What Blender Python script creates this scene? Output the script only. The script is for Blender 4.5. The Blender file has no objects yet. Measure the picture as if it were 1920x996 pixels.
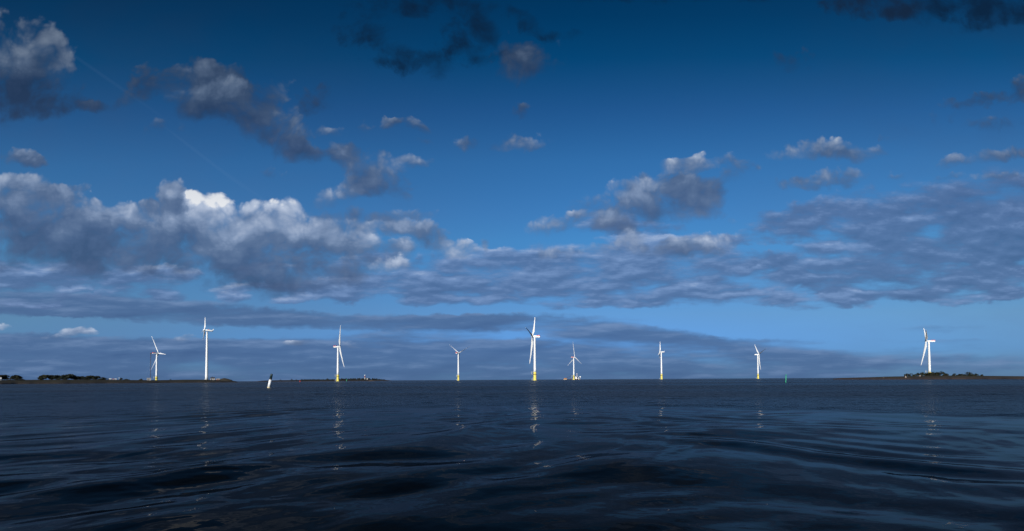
import bpy, bmesh, math, random
import numpy as np
from mathutils import Vector, Matrix

random.seed(7)
rng = np.random.default_rng(11)
R = math.radians
scene = bpy.context.scene
COL = scene.collection

# ------------------------------------------------------------------ camera
CAM_H = 1.6            # seen from a small boat
FPX = 800.0           # focal length in pixels of a 1920 px wide frame
PITCH, ROLL = R(1.22), R(-0.33)
Y0 = 695.0             # row of the optical axis (the frame is a crop, so the lens is shifted)
cam_data = bpy.data.cameras.new("camera")
cam = bpy.data.objects.new("camera", cam_data)
COL.objects.link(cam)
CAM_ROT = Matrix.Rotation(R(90) + PITCH, 3, 'X') @ Matrix.Rotation(ROLL, 3, 'Z')
cam.matrix_world = Matrix.Translation((0, 0, CAM_H)) @ CAM_ROT.to_4x4()
cam_data.sensor_width = 36.0
cam_data.lens = FPX / 1920 * 36.0
cam_data.shift_y = (Y0 - 498.0) / 1920
cam_data.clip_start = 0.1
cam_data.clip_end = 200000
scene.camera = cam


def direction(px, py):
    """bearing of a point of the view (full-size pixels) as a world direction"""
    d = CAM_ROT @ Vector(((px - 960) / FPX, (Y0 - py) / FPX, -1.0))
    return d.normalized()


def spot(px, dist, z=0.0):
    """a place at a ground distance on the bearing of a column of the view"""
    d = direction(px, 712)
    s = dist / math.hypot(d.x, d.y)
    return Vector((d.x * s, d.y * s, z))


def height_at(px, py, dist):
    d = direction(px, py)
    return CAM_H + d.z / math.hypot(d.x, d.y) * dist


# ------------------------------------------------------------------ exposure
scene.view_settings.view_transform = 'Standard'
scene.view_settings.look = 'None'
scene.view_settings.exposure = 0.0
scene.view_settings.gamma = 1.0
scene.view_settings.use_curve_mapping = False
scene.render.engine = 'CYCLES'
scene.cycles.use_denoising = True
scene.cycles.max_bounces = 5
scene.cycles.glossy_bounces = 3
scene.cycles.diffuse_bounces = 2
scene.cycles.sample_clamp_indirect = 6.0

# ------------------------------------------------------------------ sun (low, behind the left shoulder)
SUN_EL, SUN_AZ = R(19), R(196)     # azimuth clockwise from +Y
sun_dir = Vector((math.sin(SUN_AZ) * math.cos(SUN_EL), math.cos(SUN_AZ) * math.cos(SUN_EL), math.sin(SUN_EL)))
sun_data = bpy.data.lights.new("sun", 'SUN')
sun_data.energy = 5.0
sun_data.angle = R(0.5)
sun_data.color = (1.0, 0.965, 0.915)
sun = bpy.data.objects.new("sun", sun_data)
COL.objects.link(sun)
sun.rotation_euler = (-sun_dir).to_track_quat('-Z', 'Y').to_euler()
sun.location = (0, 0, 300)


# ------------------------------------------------------------------ node helper
class G:
    """small expression builder over a node tree"""
    def __init__(self, tree):
        self.t = tree

    def new(self, kind):
        return self.t.nodes.new(kind)

    def put(self, sock, v):
        if isinstance(v, bpy.types.NodeSocket):
            self.t.links.new(v, sock)
        elif v is not None:
            if isinstance(v, (int, float)) and sock.type in ('VECTOR',):
                sock.default_value = (v, v, v)
            elif isinstance(v, (int, float)) and sock.type == 'RGBA':
                sock.default_value = (v, v, v, 1)
            else:
                sock.default_value = v

    def m(self, op, a, b=None, c=None, clamp=False):
        n = self.new('ShaderNodeMath')
        n.operation = op
        n.use_clamp = clamp
        for i, v in enumerate((a, b, c)):
            self.put(n.inputs[i], v) if v is not None else None
        return n.outputs[0]

    def add(self, a, b): return self.m('ADD', a, b)
    def sub(self, a, b): return self.m('SUBTRACT', a, b)
    def mul(self, a, b): return self.m('MULTIPLY', a, b)
    def div(self, a, b): return self.m('DIVIDE', a, b)
    def mad(self, a, b, c): return self.m('MULTIPLY_ADD', a, b, c)
    def mx(self, a, b): return self.m('MAXIMUM', a, b)
    def mn(self, a, b): return self.m('MINIMUM', a, b)
    def sat(self, a): return self.m('ADD', a, 0.0, clamp=True)

    def vm(self, op, a, b=None, c=None):
        n = self.new('ShaderNodeVectorMath')
        n.operation = op
        for i, v in enumerate((a, b, c)):
            if v is not None:
                self.put(n.inputs[i], v)
        return n.outputs[1] if op in ('DOT_PRODUCT', 'LENGTH') else n.outputs[0]

    def scale(self, v, f):
        n = self.new('ShaderNodeVectorMath')
        n.operation = 'SCALE'
        self.put(n.inputs[0], v)
        self.put(n.inputs['Scale'], f)
        return n.outputs[0]

    def xyz(self, v):
        n = self.new('ShaderNodeSeparateXYZ')
        self.put(n.inputs[0], v)
        return n.outputs

    def vec(self, x, y, z=0.0):
        n = self.new('ShaderNodeCombineXYZ')
        for i, v in enumerate((x, y, z)):
            self.put(n.inputs[i], v)
        return n.outputs[0]

    def noise(self, v, scale=1.0, detail=4.0, rough=0.5, lac=2.0, dist=0.0, dims='3D', color=False):
        n = self.new('ShaderNodeTexNoise')
        n.noise_dimensions = dims
        n.normalize = True
        self.put(n.inputs['Vector'], v)
        n.inputs['Scale'].default_value = scale
        n.inputs['Detail'].default_value = detail
        n.inputs['Roughness'].default_value = rough
        n.inputs['Lacunarity'].default_value = lac
        n.inputs['Distortion'].default_value = dist
        return n.outputs['Color'] if color else n.outputs[0]

    def cells(self, v, scale, detail=2.0):
        n = self.new('ShaderNodeTexVoronoi')
        n.voronoi_dimensions = '2D'
        self.put(n.inputs['Vector'], v)
        n.inputs['Scale'].default_value = scale
        n.inputs['Detail'].default_value = detail
        n.inputs['Roughness'].default_value = 0.5
        n.inputs['Lacunarity'].default_value = 2.3
        return n.outputs['Distance']

    def step(self, x, lo, hi):
        n = self.new('ShaderNodeMapRange')
        n.interpolation_type = 'SMOOTHSTEP'
        self.put(n.inputs[0], x)
        self.put(n.inputs[1], lo)
        self.put(n.inputs[2], hi)
        n.inputs[3].default_value = 0.0
        n.inputs[4].default_value = 1.0
        return n.outputs[0]

    def ramp(self, x, stops, interp='LINEAR'):
        n = self.new('ShaderNodeValToRGB')
        n.color_ramp.interpolation = interp
        els = n.color_ramp.elements
        while len(els) < len(stops):
            els.new(0.5)
        for e, (p, c) in zip(els, stops):
            e.position = p
        for e, (p, c) in zip(els, stops):
            e.position = p
            e.color = (*c, 1.0) if len(c) == 3 else c
        self.put(n.inputs[0], x)
        return n.outputs[0]

    def mix(self, f, a, b, blend='MIX'):
        n = self.new('ShaderNodeMix')
        n.data_type = 'RGBA'
        n.blend_type = blend
        n.clamp_factor = True
        self.put(n.inputs[0], f)
        self.put(n.inputs[6], a)
        self.put(n.inputs[7], b)
        return n.outputs[2]


def lin(r, g, b):
    f = lambda c: (c / 12.92 if c <= 0.04045 else ((c + 0.055) / 1.055) ** 2.4)
    return (f(r / 255), f(g / 255), f(b / 255))


# ------------------------------------------------------------------ sky
# Clear sky: Nishita.  Clouds: three procedural layers on the sky sphere, laid out by
# bearing (A) and height (V) in units of 1/14 rad; noise gives them their bodies and edges.
world = bpy.data.worlds.new("World")
scene.world = world
world.use_nodes = True
world.cycles.sampling_method = 'MANUAL'
world.cycles.sample_map_resolution = 512
scene.cycles.use_adaptive_sampling = True
scene.cycles.adaptive_threshold = 0.012

SKY_STRENGTH = 0.085
SKY_UNIT = FPX / 100


def sky_av(px, py):
    d = direction(px, py)
    return d.x / d.y * SKY_UNIT, d.z / d.y * SKY_UNIT


_bg = []


def billow_group():
    """node group that adds one soft ellipse to the running sums (coverage and tone, place within the billow)"""
    if _bg:
        return _bg[0]
    t = bpy.data.node_groups.new("billow", 'ShaderNodeTree')
    for k in ('Point', 'Chain', 'Location', 'Rotation', 'Scale', 'Gain', 'Sum', 'Lean'):
        t.interface.new_socket(k, in_out='INPUT', socket_type='NodeSocketVector')
    t.interface.new_socket('Weight', in_out='INPUT', socket_type='NodeSocketFloat')
    for k in ('Sum', 'Lean'):
        t.interface.new_socket(k, in_out='OUTPUT', socket_type='NodeSocketVector')
    g = G(t)
    i = g.new('NodeGroupInput').outputs
    o = g.new('NodeGroupOutput')
    # the tiny term only chains the ellipses, so the shader compiles them one after another
    p = g.vm('MULTIPLY_ADD', i['Chain'], (1e-12, 1e-12, 0), i['Point'])
    n = g.new('ShaderNodeMapping')
    n.vector_type = 'TEXTURE'
    for k, v in zip(range(4), (p, i['Location'], i['Rotation'], i['Scale'])):
        g.put(n.inputs[k], v)
    e = n.outputs[0]
    s = g.mx(g.sub(1.0, g.vm('DOT_PRODUCT', e, e)), 0.0)
    s = g.mul(s, s)
    s2 = g.mul(s, s)                                   # the nearest billow gives the shading
    g.put(o.inputs[0], g.vm('MULTIPLY_ADD', g.vec(s, s2, s2), i['Gain'], i['Sum']))
    g.put(o.inputs[1], g.vm('ADD', g.scale(e, g.mul(s2, i['Weight'])), i['Lean']))
    _bg.append(t)
    return t


def blobs(g, P, lst, box, last):
    """(coverage, weighted tone, height-in-blob) of the soft ellipses that reach into a box of the sky"""
    acc1 = acc2 = None
    for (px, py, rx, ry, rot, w, tone) in lst:
        a, v = sky_av(px, py)
        if 3 < ry < 10 and py < 430:      # thin scraps: softer rather than thinner
            ry, w = 10, w * 1.05
        rx = rx / 100 * 1.62
        ry = ry / 100 * 1.62
        c, s = abs(math.cos(R(rot))), abs(math.sin(R(rot)))
        ex, ey = math.hypot(rx * c, ry * s), math.hypot(rx * s, ry * c)
        if a + ex < box[0] - .3 or a - ex > box[1] + .3 or v + ey < box[2] - .2 or v - ey > box[3] + .2:
            continue
        n = g.new('ShaderNodeGroup')
        n.node_tree = billow_group()
        for k, v_ in zip(('Location', 'Rotation', 'Scale', 'Gain'), ((a, v, 0), (0, 0, R(rot)), (rx, ry, 1), (w, w * tone, w))):
            n.inputs[k].default_value = v_
        n.inputs['Weight'].default_value = w
        n.inputs['Sum'].default_value = (1e-5, 0, 1e-5)
        n.inputs['Lean'].default_value = (0, 0, 0)
        g.put(n.inputs['Point'], P)
        if last[0]:
            g.put(n.inputs['Chain'], last[0])
        else:
            n.inputs['Chain'].default_value = (0, 0, 0)
        if acc1:
            g.put(n.inputs['Sum'], acc1)
            g.put(n.inputs['Lean'], acc2)
        acc1, acc2 = n.outputs['Sum'], n.outputs['Lean']
        last[0] = acc2
    if acc1 is None:
        return None
    f, t, ww = g.xyz(acc1)
    ex, ey, _ = g.xyz(acc2)
    return g.sub(1.0, g.m('EXPONENT', g.mul(f, -1.9))), g.div(t, ww), g.div(ey, g.mx(ww, 0.01))


CUMULUS = [
    (25, 291, 52, 12, -8, .7, .12), (62, 300, 30, 10, -5, .6, -.1),
    (-140, 400, 110, 50, 0, .9, .1), (-120, 120, 90, 70, 0, .9, .2), (2040, 170, 110, 20, 8, .8, .0), (2080, 290, 90, 16, 6, .7, .2),  # px, py, rx, ry, tilt, weight, tone
    # upper left
    (15, 95, 95, 60, -8, 1.0, .55), (85, 95, 45, 45, -30, .8, .50), (70, 135, 75, 30, 0, .7, .25),
    (10, 165, 130, 40, -8, 1.0, -.75), (60, 195, 90, 22, 0, .7, -.8), (150, 198, 95, 11, 0, .6, -.45), (10, 222, 60, 14, 0, .5, -.7),
    (345, 143, 105, 25, 6, 1.0, -.10), (262, 168, 44, 21, 20, .85, -.2), (385, 128, 36, 20, -25, .5, -.05),
    (410, 185, 85, 34, -12, .8, .30), (432, 170, 44, 22, -10, .8, .85), (470, 200, 90, 40, -25, .8, -.1),
    (385, 205, 70, 24, -10, .7, -.45), (500, 250, 75, 30, -28, .9, -.35), (470, 180, 46, 34, 0, .5, -.05), (524, 163, 20, 34, -20, .7, .30),
    (603, 183, 42, 30, 0, .8, -.5), (612, 247, 28, 8, 5, .5, .10), (300, 240, 36, 14, 0, .35, -.15), (500, 325, 24, 12, 0, .4, -.25), (540, 332, 18, 6, 0, .35, .25), (425, 268, 40, 12, -15, .3, -.2),
    (690, 305, 62, 36, -20, .8, .10), (650, 282, 34, 22, 0, .6, .20), (590, 290, 60, 20, -10, .5, -.2), (720, 345, 60, 26, -20, .8, -.25), (665, 350, 30, 20, 0, .5, .0), (775, 302, 36, 7, 0, .5, .15),
    (735, 228, 22, 9, 5, .55, .10), (790, 236, 28, 9, -20, .45, .05), (788, 268, 22, 8, 0, .35, -.05), (682, 238, 16, 5, 0, .35, 0),
    (874, 269, 25, 13, 0, .65, .20), (962, 268, 56, 14, 2, .75, .30), (925, 262, 50, 20, 0, .35, -.2), (978, 208, 22, 14, 0, .65, .12),
    (988, 100, 60, 36, -10, .85, .0), (960, 125, 40, 28, 0, .6, -.2), (1485, 108, 38, 24, 0, .45, -.45),
    # right, high
    (1530, 280, 75, 18, 5, .8, .40), (1610, 286, 46, 14, 0, .6, .10), (1662, 259, 15, 11, 0, .5, .0),
    (1565, 335, 52, 20, 8, .7, .15), (1500, 343, 60, 13, 0, .45, -.1),
    (1850, 184, 75, 13, 9, .95, .0), (1915, 165, 40, 20, 10, .9, -.05), (1870, 232, 60, 16, 5, .35, -.3), (1735, 230, 60, 26, 0, .25, -.3),
    (1880, 290, 70, 13, 7, .65, .10), (1785, 304, 30, 8, 8, .5, .15), (1890, 328, 55, 9, 3, .6, .2), (1760, 335, 40, 7, 8, .4, .1), (1690, 330, 30, 6, 0, .3, 0),
    # middle right
    (1290, 306, 50, 13, 4, .75, .45), (1365, 296, 26, 12, 0, .45, .1), (1380, 320, 36, 22, 0, .4, -.1), (1205, 326, 14, 6, 0, .4, .2),
    (1190, 352, 75, 18, 5, .8, .45), (1290, 345, 70, 26, 0, .8, .0), (1230, 385, 110, 30, 5, .9, -.2), (1310, 385, 60, 34, 0, .7, .05), (1110, 380, 40, 14, 0, .4, -.1),
    (1065, 418, 66, 19, 5, .85, .30), (1120, 408, 55, 16, 5, .7, .2), (1150, 425, 60, 14, 0, .5, -.3),
    (1330, 452, 68, 19, 4, .9, .50), (1290, 468, 80, 20, 0, .7, .0), (1185, 442, 32, 14, 0, .6, .30), (1120, 465, 80, 14, 3, .7, .25), (1020, 475, 20, 11, 0, .5, .3),
    (1350, 402, 10, 6, 0, .4, .1), (1372, 414, 14, 8, 0, .4, .1),
    # left, middle height
    (30, 360, 60, 32, 0, .9, .30), (75, 385, 90, 36, -15, .9, .10), (165, 395, 36, 22, 0, .9, .35), (115, 372, 36, 20, 0, .7, .2),
    (50, 425, 150, 40, -5, 1.0, -.40), (40, 470, 150, 38, 0, .9, -.45), (150, 440, 70, 26, 0, .7, -.25), (150, 353, 16, 8, 0, .4, .15),
    (325, 372, 30, 30, 0, .9, .25), (300, 395, 50, 26, 0, .8, .1), (382, 390, 46, 30, -5, 1.2, 1.25), (415, 420, 56, 40, 0, 1.0, .70), (258, 402, 56, 24, 10, .9, .35),
    (330, 425, 120, 40, 0, .9, .20), (480, 415, 76, 36, 0, 1.0, .50), (532, 396, 34, 26, 0, .95, .70), (575, 440, 60, 34, 0, .9, .30), (625, 432, 38, 30, 0, .95, .62), (455, 450, 90, 34, 0, 1.0, .32),
    (250, 440, 90, 36, 0, .9, -.35), (330, 465, 150, 42, -8, 1.0, -.20), (470, 480, 150, 42, -8, 1.0, -.15), (590, 485, 100, 44, 0, .9, -.15), (200, 485, 130, 34, -5, .8, -.45),
    (420, 520, 150, 26, -10, .9, -.55), (560, 515, 120, 24, 0, .8, -.45), (650, 470, 46, 44, 0, .8, .10),
    (610, 372, 36, 18, 0, .5, .0), (640, 402, 60, 16, 0, .5, -.05), (720, 402, 46, 13, 0, .6, .15), (790, 398, 44, 12, 0, .7, .15), (690, 425, 70, 14, 0, .6, .2),
    (775, 428, 60, 16, -8, .7, .25), (855, 466, 46, 17, -8, .9, .60), (745, 462, 46, 15, -5, .7, .30), (735, 494, 34, 16, 0, .85, .62), (820, 445, 46, 26, -30, .5, .0), (913, 461, 10, 14, 0, .7, .35),
    (136, 621, 26, 7, 5, .9, .75), (168, 622, 16, 6, 0, .8, .8), (6, 612, 14, 6, 0, .85, .7), (345, 634, 22, 5, 6, .6, .55), (405, 636, 26, 4, 0, .45, .3), (100, 634, 40, 7, 0, .5, .2), (555, 644, 26, 5, 0, .5, .25), (656, 648, 18, 9, 0, .5, .4),
]
WISPS = [  # thin dark rags high up
    (690, 55, 60, 30, 0, .7, 0), (735, 95, 40, 20, -20, .5, 0), (795, 122, 46, 26, -12, 1.0, 0), (730, 115, 50, 8, 0, .6, 0), (880, 75, 46, 44, 0, .95, 0), (905, 50, 30, 30, 20, .5, 0),
    (800, 8, 90, 20, -6, .8, 0), (900, 10, 70, 14, -10, .6, 0), (990, 45, 40, 18, -30, .55, 0), (1050, 68, 36, 12, 8, .6, 0), (920, 112, 50, 10, 10, .5, 0), (700, 20, 60, 16, 0, .5, 0),
    (1650, 4, 90, 26, 0, 1.1, .3), (1690, 22, 50, 14, 10, .7, .3), (1830, 10, 110, 30, -6, 1.2, 0), (1860, 40, 60, 14, 15, .6, 0), (1725, 40, 20, 14, 0, .5, 0), (1905, 30, 40, 12, 20, .5, 0),
    (1300, -30, 300, 30, 0, .8, 0), (400, -60, 440, 40, 0, .8, 0),
]
SHEET = [
    (2030, 405, 120, 50, 5, .9, .0), (2045, 500, 120, 36, 2, .7, .0), (-120, 515, 120, 30, 0, .8, .0),
    (700, 530, 120, 26, 0, .55, .0), (800, 520, 90, 36, 0, .6, -.1), (900, 520, 100, 44, 0, .7, .0), (1000, 525, 100, 42, 0, .75, .05), (1110, 505, 120, 46, 0, .8, .0), (1060, 545, 90, 30, 0, .7, .05),
    (1230, 510, 130, 46, 0, .8, -.05), (1180, 550, 90, 24, 0, .7, .0), (1320, 510, 90, 36, 0, .65, -.1), (1300, 555, 80, 22, 0, .6, .0), (1400, 560, 90, 18, 0, .5, .1), (880, 555, 60, 20, 0, .5, .0),
    (1490, 412, 76, 26, 8, .8, .10), (1600, 388, 90, 26, 10, .8, .10), (1720, 380, 120, 36, 6, .9, -.05), (1860, 370, 110, 46, 8, 1.0, -.25), (1640, 425, 130, 30, 5, .8, -.20), (1780, 440, 150, 50, 4, .95, -.25),
    (1900, 450, 100, 70, 5, 1.0, -.25), (1530, 460, 60, 14, 10, .7, .10), (1700, 500, 200, 40, 3, .85, -.20), (1560, 500, 120, 26, 5, .65, -.05), (1500, 530, 120, 18, 3, .5, .0), (1840, 530, 150, 34, 2, .7, -.10),
    (1588, 556, 24, 16, 0, .7, .6), (1560, 574, 60, 8, 4, .5, -.1), (1700, 555, 120, 14, 2, .5, .0), (1460, 570, 60, 12, 0, .4, .1), (60, 515, 200, 30, 0, .8, -.1), (250, 530, 90, 22, -10, .6, -.2), (520, 540, 60, 12, 0, .5, .1), (600, 535, 90, 14, 0, .5, .1),
    (1230, 470, 60, 20, 0, .4, .1), (1120, 482, 160, 24, 0, .55, .05), (1350, 484, 90, 20, 0, .45, .05), (1480, 490, 60, 20, 0, .35, 0), (950, 490, 60, 20, 0, .4, .1),
]
_r = random.Random(29)
SHEET = [(x, y, rx, ry, rot, w * .62, tone - (.22 if x > 1420 else .06)) for x, y, rx, ry, rot, w, tone in SHEET]
for _row in range(15):                  # rows of puffs, shrinking towards the horizon
    _y = 395 + 12.3 * _row
    _k = (712 - _y) / 200
    _x = -30 + _r.random() * 40
    while _x < 1960:
        _w = 34 * _k * _r.uniform(.6, 1.5) + 6
        _edge = 470 - (60 if 1060 < _x < 1410 else 0)
        if (_x > 1420 and _y > 400 - (_x - 1420) * .1) or (640 < _x <= 1420 and _y > _edge) or (_x < 640 and _y > 505):
            if _r.random() < .52:
                SHEET.append((_x, _y + _r.uniform(-4, 4), _w, 8.5 * _k * _r.uniform(.7, 1.3) + 2, _r.uniform(-3, 6), .75 * _r.uniform(.6, 1.2), _r.uniform(-.30, .32) if _x > 1420 else _r.uniform(-.2, .42)))
        _x += _w * _r.uniform(1.5, 2.6)

BANDS = [
    (-60, 560, 150, 22, 0, .8, .0), (-60, 645, 150, 18, 0, .8, .0),
    (30, 566, 220, 26, -2, 1.0, .0), (260, 578, 260, 28, -4, 1.0, -.05), (480, 598, 240, 20, -3, 1.0, -.05), (700, 603, 220, 18, -2, .9, .0), (920, 605, 220, 18, 1, .95, -.05), (1090, 618, 190, 20, -4, .9, .0), (1260, 640, 160, 16, -3, .7, .05), (1380, 660, 140, 12, -2, .5, .05),
    (60, 640, 240, 18, -1, 1.0, -.05), (0, 632, 100, 12, 0, .6, .0), (300, 652, 260, 18, 0, 1.0, -.05), (560, 640, 200, 12, 0, .6, .0), (760, 628, 160, 10, 0, .5, .0),
    (1750, 618, 120, 12, 2, .13, .1), (1640, 640, 160, 10, 0, .13, .1), (1840, 640, 100, 8, 0, .1, .1),
    (400, 690, 440, 34, 0, 1.2, -.05), (1000, 680, 520, 40, 0, 1.2, -.05), (1400, 694, 260, 22, 0, .7, .0), (1800, 690, 270, 30, 0, .20, .12), (1560, 672, 200, 12, 0, .35, .0), (1720, 655, 180, 9, 2, .2, .05), (1480, 640, 120, 8, 0, .22, .05), (1850, 672, 120, 8, 0, .15, .0), (100, 665, 260, 24, 0, .7, -.05), (800, 655, 400, 20, 0, .8, -.05),
]


BANDS = [(x, y, rx, ry * (.74 if y < 660 else .95), rot, w, t) for x, y, rx, ry, rot, w, t in BANDS]

CONTRAIL = [(385, 297, 80, 2.4, -38, .6, 0), (190, 140, 120, 3, -35, .3, 0), (460, 350, 70, 2.4, -36, .25, 0)]

VEIL = [(0.0, lin(100, 132, 172)), (0.25, lin(92, 124, 170)), (0.45, lin(66, 98, 146)), (0.6, lin(46, 78, 118)), (0.8, lin(24, 50, 82)), (1.0, lin(8, 26, 48))]

GRADE = [(0.0, (.158, .362, .98)), (0.06, (.215, .48, 1.14)), (0.136, (.355, .62, 0.99)), (0.22, (.355, .74, 1.09)), (0.291, (.345, .84, 1.21)), (0.347, (.330, .81, 1.21)), (0.458, (.262, .765, 1.17)), (0.569, (.150, .57, .96)), (0.68, (.019, .425, .72)), (0.77, (.007, .325, .57)), (1.0, (.004, .20, .37))]


def lit_noise(g, q, scale, detail, rough, step, amp):
    """noise, and its relief towards the light (above, a little to the left)"""
    n0 = g.noise(q, scale=scale, detail=detail, rough=rough)
    n1 = g.noise(g.vm('ADD', q, step), scale=scale, detail=max(detail - 2, 1), rough=rough)
    return n0, g.mul(g.sub(n0, n1), amp)


def sky_part(name, box):
    """the sky inside one box of bearing and height, as a node group that gives a Background"""
    t = bpy.data.node_groups.new(name, 'ShaderNodeTree')
    t.interface.new_socket("Background", in_out='OUTPUT', socket_type='NodeSocketShader')
    g = G(t)
    nish = g.new('ShaderNodeTexSky')
    nish.sky_type = 'NISHITA'
    nish.sun_disc = False
    nish.sun_elevation = SUN_EL
    nish.sun_rotation = SUN_AZ
    nish.air_density = 1.0
    nish.dust_density = 0.3
    nish.ozone_density = 2.0
    D = g.new('ShaderNodeTexCoord').outputs['Generated']
    dx, dy, dz = g.xyz(D)
    rho = g.m('SQRT', g.add(g.mul(dx, dx), g.mul(dy, dy)))
    dyo = dy
    ahead = g.div(dy, g.mx(rho, 0.02))
    dy = g.mx(dy, 0.2)
    A = g.mul(g.div(dx, dy), SKY_UNIT)                     # the sky seen on a plane facing +Y
    V = g.mul(g.div(g.mx(dz, 0.0), dy), SKY_UNIT)
    P = g.vec(A, V, 0.0)
    EL = g.mul(g.div(g.mx(dz, 0.0), g.mx(rho, 0.02)), SKY_UNIT)
    tel = g.mn(g.div(g.mul(EL, g.mn(g.div(rho, dy), 1.6)), 9.0), 1.0)
    base = g.scale(nish.outputs[0], SKY_STRENGTH)
    col = g.vm('MULTIPLY', base, g.ramp(tel, GRADE))
    fV = g.mul(g.m('LOGARITHM', g.add(g.mn(V, 3.1), 1.3), math.e), 4.4)          # features flatten towards the horizon
    NP = g.vec(A, g.add(fV, g.mx(g.sub(V, 3.1), 0.0)), 0.0)
    warp = g.noise(NP, scale=0.9, detail=2.0, rough=0.5, color=True)
    NPw = g.vm('MULTIPLY_ADD', g.vm('SUBTRACT', warp, (.5, .5, .5)), (0.55, 0.45, 0.0), NP)
    P0 = P
    fray = g.noise(NPw, scale=3.2, detail=4.0, rough=0.55, color=True)
    P = g.vm('MULTIPLY_ADD', g.scale(g.vm('SUBTRACT', fray, (.5, .5, .5)), g.mn(g.mad(V, 0.30, 0.15), 1.0)), (0.62, 0.36, 0.0), P)
    last = [None]
    # --- thin high veil, greyer towards both sides
    veil = g.noise(g.vm('MULTIPLY', NPw, (0.35, 0.6, 1)), scale=1.0, detail=5.0, rough=0.55)
    side = g.mn(g.mul(g.m('ABSOLUTE', g.sub(A, 1.2)), 0.11), 1.0)
    col = g.mix(g.mul(g.mad(g.step(veil, 0.32, 0.75), 0.65, 0.35), g.mul(side, 0.42)), col, g.vm('MULTIPLY', g.ramp(tel, VEIL), (1, 1, 1)))
    # --- far bands low over the sea
    b = blobs(g, P, BANDS, box, last)
    if b:
        f3, t3, y3 = b
        nb, rb = lit_noise(g, g.vec(g.mul(A, 0.42), g.mul(V, 2.6), 3.0), 1.0, 7.0, 0.56, (-0.06, 0.20, 0), 1.9)
        d3 = g.add(g.mul(f3, 1.1), g.mul(g.mul(g.sub(nb, 0.5), 2.6), g.mn(g.mul(f3, 3.0), 1.0)))
        a3 = g.step(d3, 0.15, 1.0)
        s3 = g.add(g.add(g.mul(t3, 0.5), g.mul(y3, 0.10)), g.add(g.mul(rb, 0.8), 0.30))
        c3 = g.ramp(s3, [(0.0, lin(66, 94, 138)), (0.30, lin(78, 107, 150)), (0.6, lin(112, 138, 178)), (1.0, lin(200, 206, 226))])
        col = g.mix(g.mul(a3, 0.88), col, c3)
    # --- an old contrail
    b = blobs(g, P0, CONTRAIL, box, last)
    if b:
        col = g.mix(g.mn(g.mul(b[0], 0.04), 0.018), col, (*lin(150, 185, 225), 1))
    # --- broken sheet of small flat clouds
    b = blobs(g, P, SHEET, box, last)
    if b:
        f2, t2, y2 = b
        ns, rs = lit_noise(g, g.vm('MULTIPLY_ADD', NPw, (0.3, 0.2, 1), g.vm('MULTIPLY', NP, (0.75, 2.5, 1))), 1.0, 7.0, 0.55, (-0.04, 0.26, 0), 2.2)
        d2 = g.add(g.mul(f2, 1.25), g.mul(g.mul(g.sub(ns, 0.5), 3.0), g.mn(g.mul(f2, 3.0), 1.0)))
        a2 = g.step(d2, 0.15, 1.15)
        s2 = g.add(g.add(g.mul(t2, 0.5), g.mul(y2, 0.22)), g.add(g.mul(rs, 0.6), 0.36))
        c2 = g.ramp(s2, [(0.0, lin(70, 97, 140)), (0.30, lin(86, 113, 157)), (0.55, lin(117, 144, 188)), (0.85, lin(172, 190, 220)), (1.0, lin(215, 222, 238))])
        col = g.mix(g.mul(a2, 0.84), col, c2)
    # --- thin rags high up, in shade
    b = blobs(g, P, WISPS, box, last)
    if b:
        f4, t4, _ = b
        nw = g.noise(g.vm('MULTIPLY', NPw, (1.6, 1.6, 1)), scale=1.0, detail=7.0, rough=0.6)
        a4 = g.step(g.add(f4, g.mul(g.mul(g.sub(nw, 0.5), 3.6), g.mn(g.mul(f4, 3.0), 1.0))), 0.05, 1.5)
        c4 = g.mix(t4, (*lin(12, 32, 56), 1), (*lin(36, 43, 60), 1))
        col = g.mix(g.mul(a4, 0.86), col, c4)
    # --- cumulus
    b = blobs(g, P, CUMULUS, box, last)
    if b:
        f1, t1, y1 = b
        nc, rc = lit_noise(g, NPw, 1.05, 8.0, 0.49, (-0.13, 0.28, 0), 1.0)
        head = g.sub(0.42, g.cells(NPw, 2.1))                          # rounded heads
        strata = g.noise(g.vec(A, g.mul(V, 3.4), 7.0), scale=0.9, detail=5.0, rough=0.55)
        up = g.mx(g.mn(g.mad(y1, 0.7, 0.5), 1.0), 0.0)
        rag = g.add(g.mul(g.sub(nc, 0.5), 2.4), g.mul(head, g.mad(up, 0.8, 0.2)))
        d1 = g.add(g.mul(f1, 1.2), g.mul(rag, g.mn(g.mul(f1, 3.0), 1.0)))
        soft = g.mad(up, -0.68, 1.25)                                 # crisper tops, ragged undersides
        a1 = g.step(d1, 0.12, g.add(soft, 0.18))
        s1 = g.add(g.add(g.mul(t1, 0.50), g.mul(y1, 0.30)), g.add(g.mul(rc, 1.05), 0.41))
        s1 = g.add(s1, g.add(g.mul(head, g.mad(up, 0.28, 0.06)), g.mul(g.sub(strata, 0.5), g.mad(up, -0.35, 0.60))))
        c1 = g.ramp(s1, [(0.0, lin(62, 84, 120)), (0.2, lin(76, 98, 135)), (0.42, lin(97, 118, 152)), (0.64, lin(138, 157, 188)), (0.9, lin(196, 208, 229)), (1.0, lin(250, 251, 253))])
        dim = g.ramp(tel, [(0.0, (1, 1, 1)), (0.36, (.94, .94, .94)), (0.48, (.61, .655, .70)), (0.58, (.40, .445, .48)), (0.72, (.29, .33, .37)), (1.0, (.14, .16, .18))])
        c1 = g.vm('MULTIPLY', c1, dim)
        col = g.mix(g.mul(a1, 0.88), col, c1)
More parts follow.
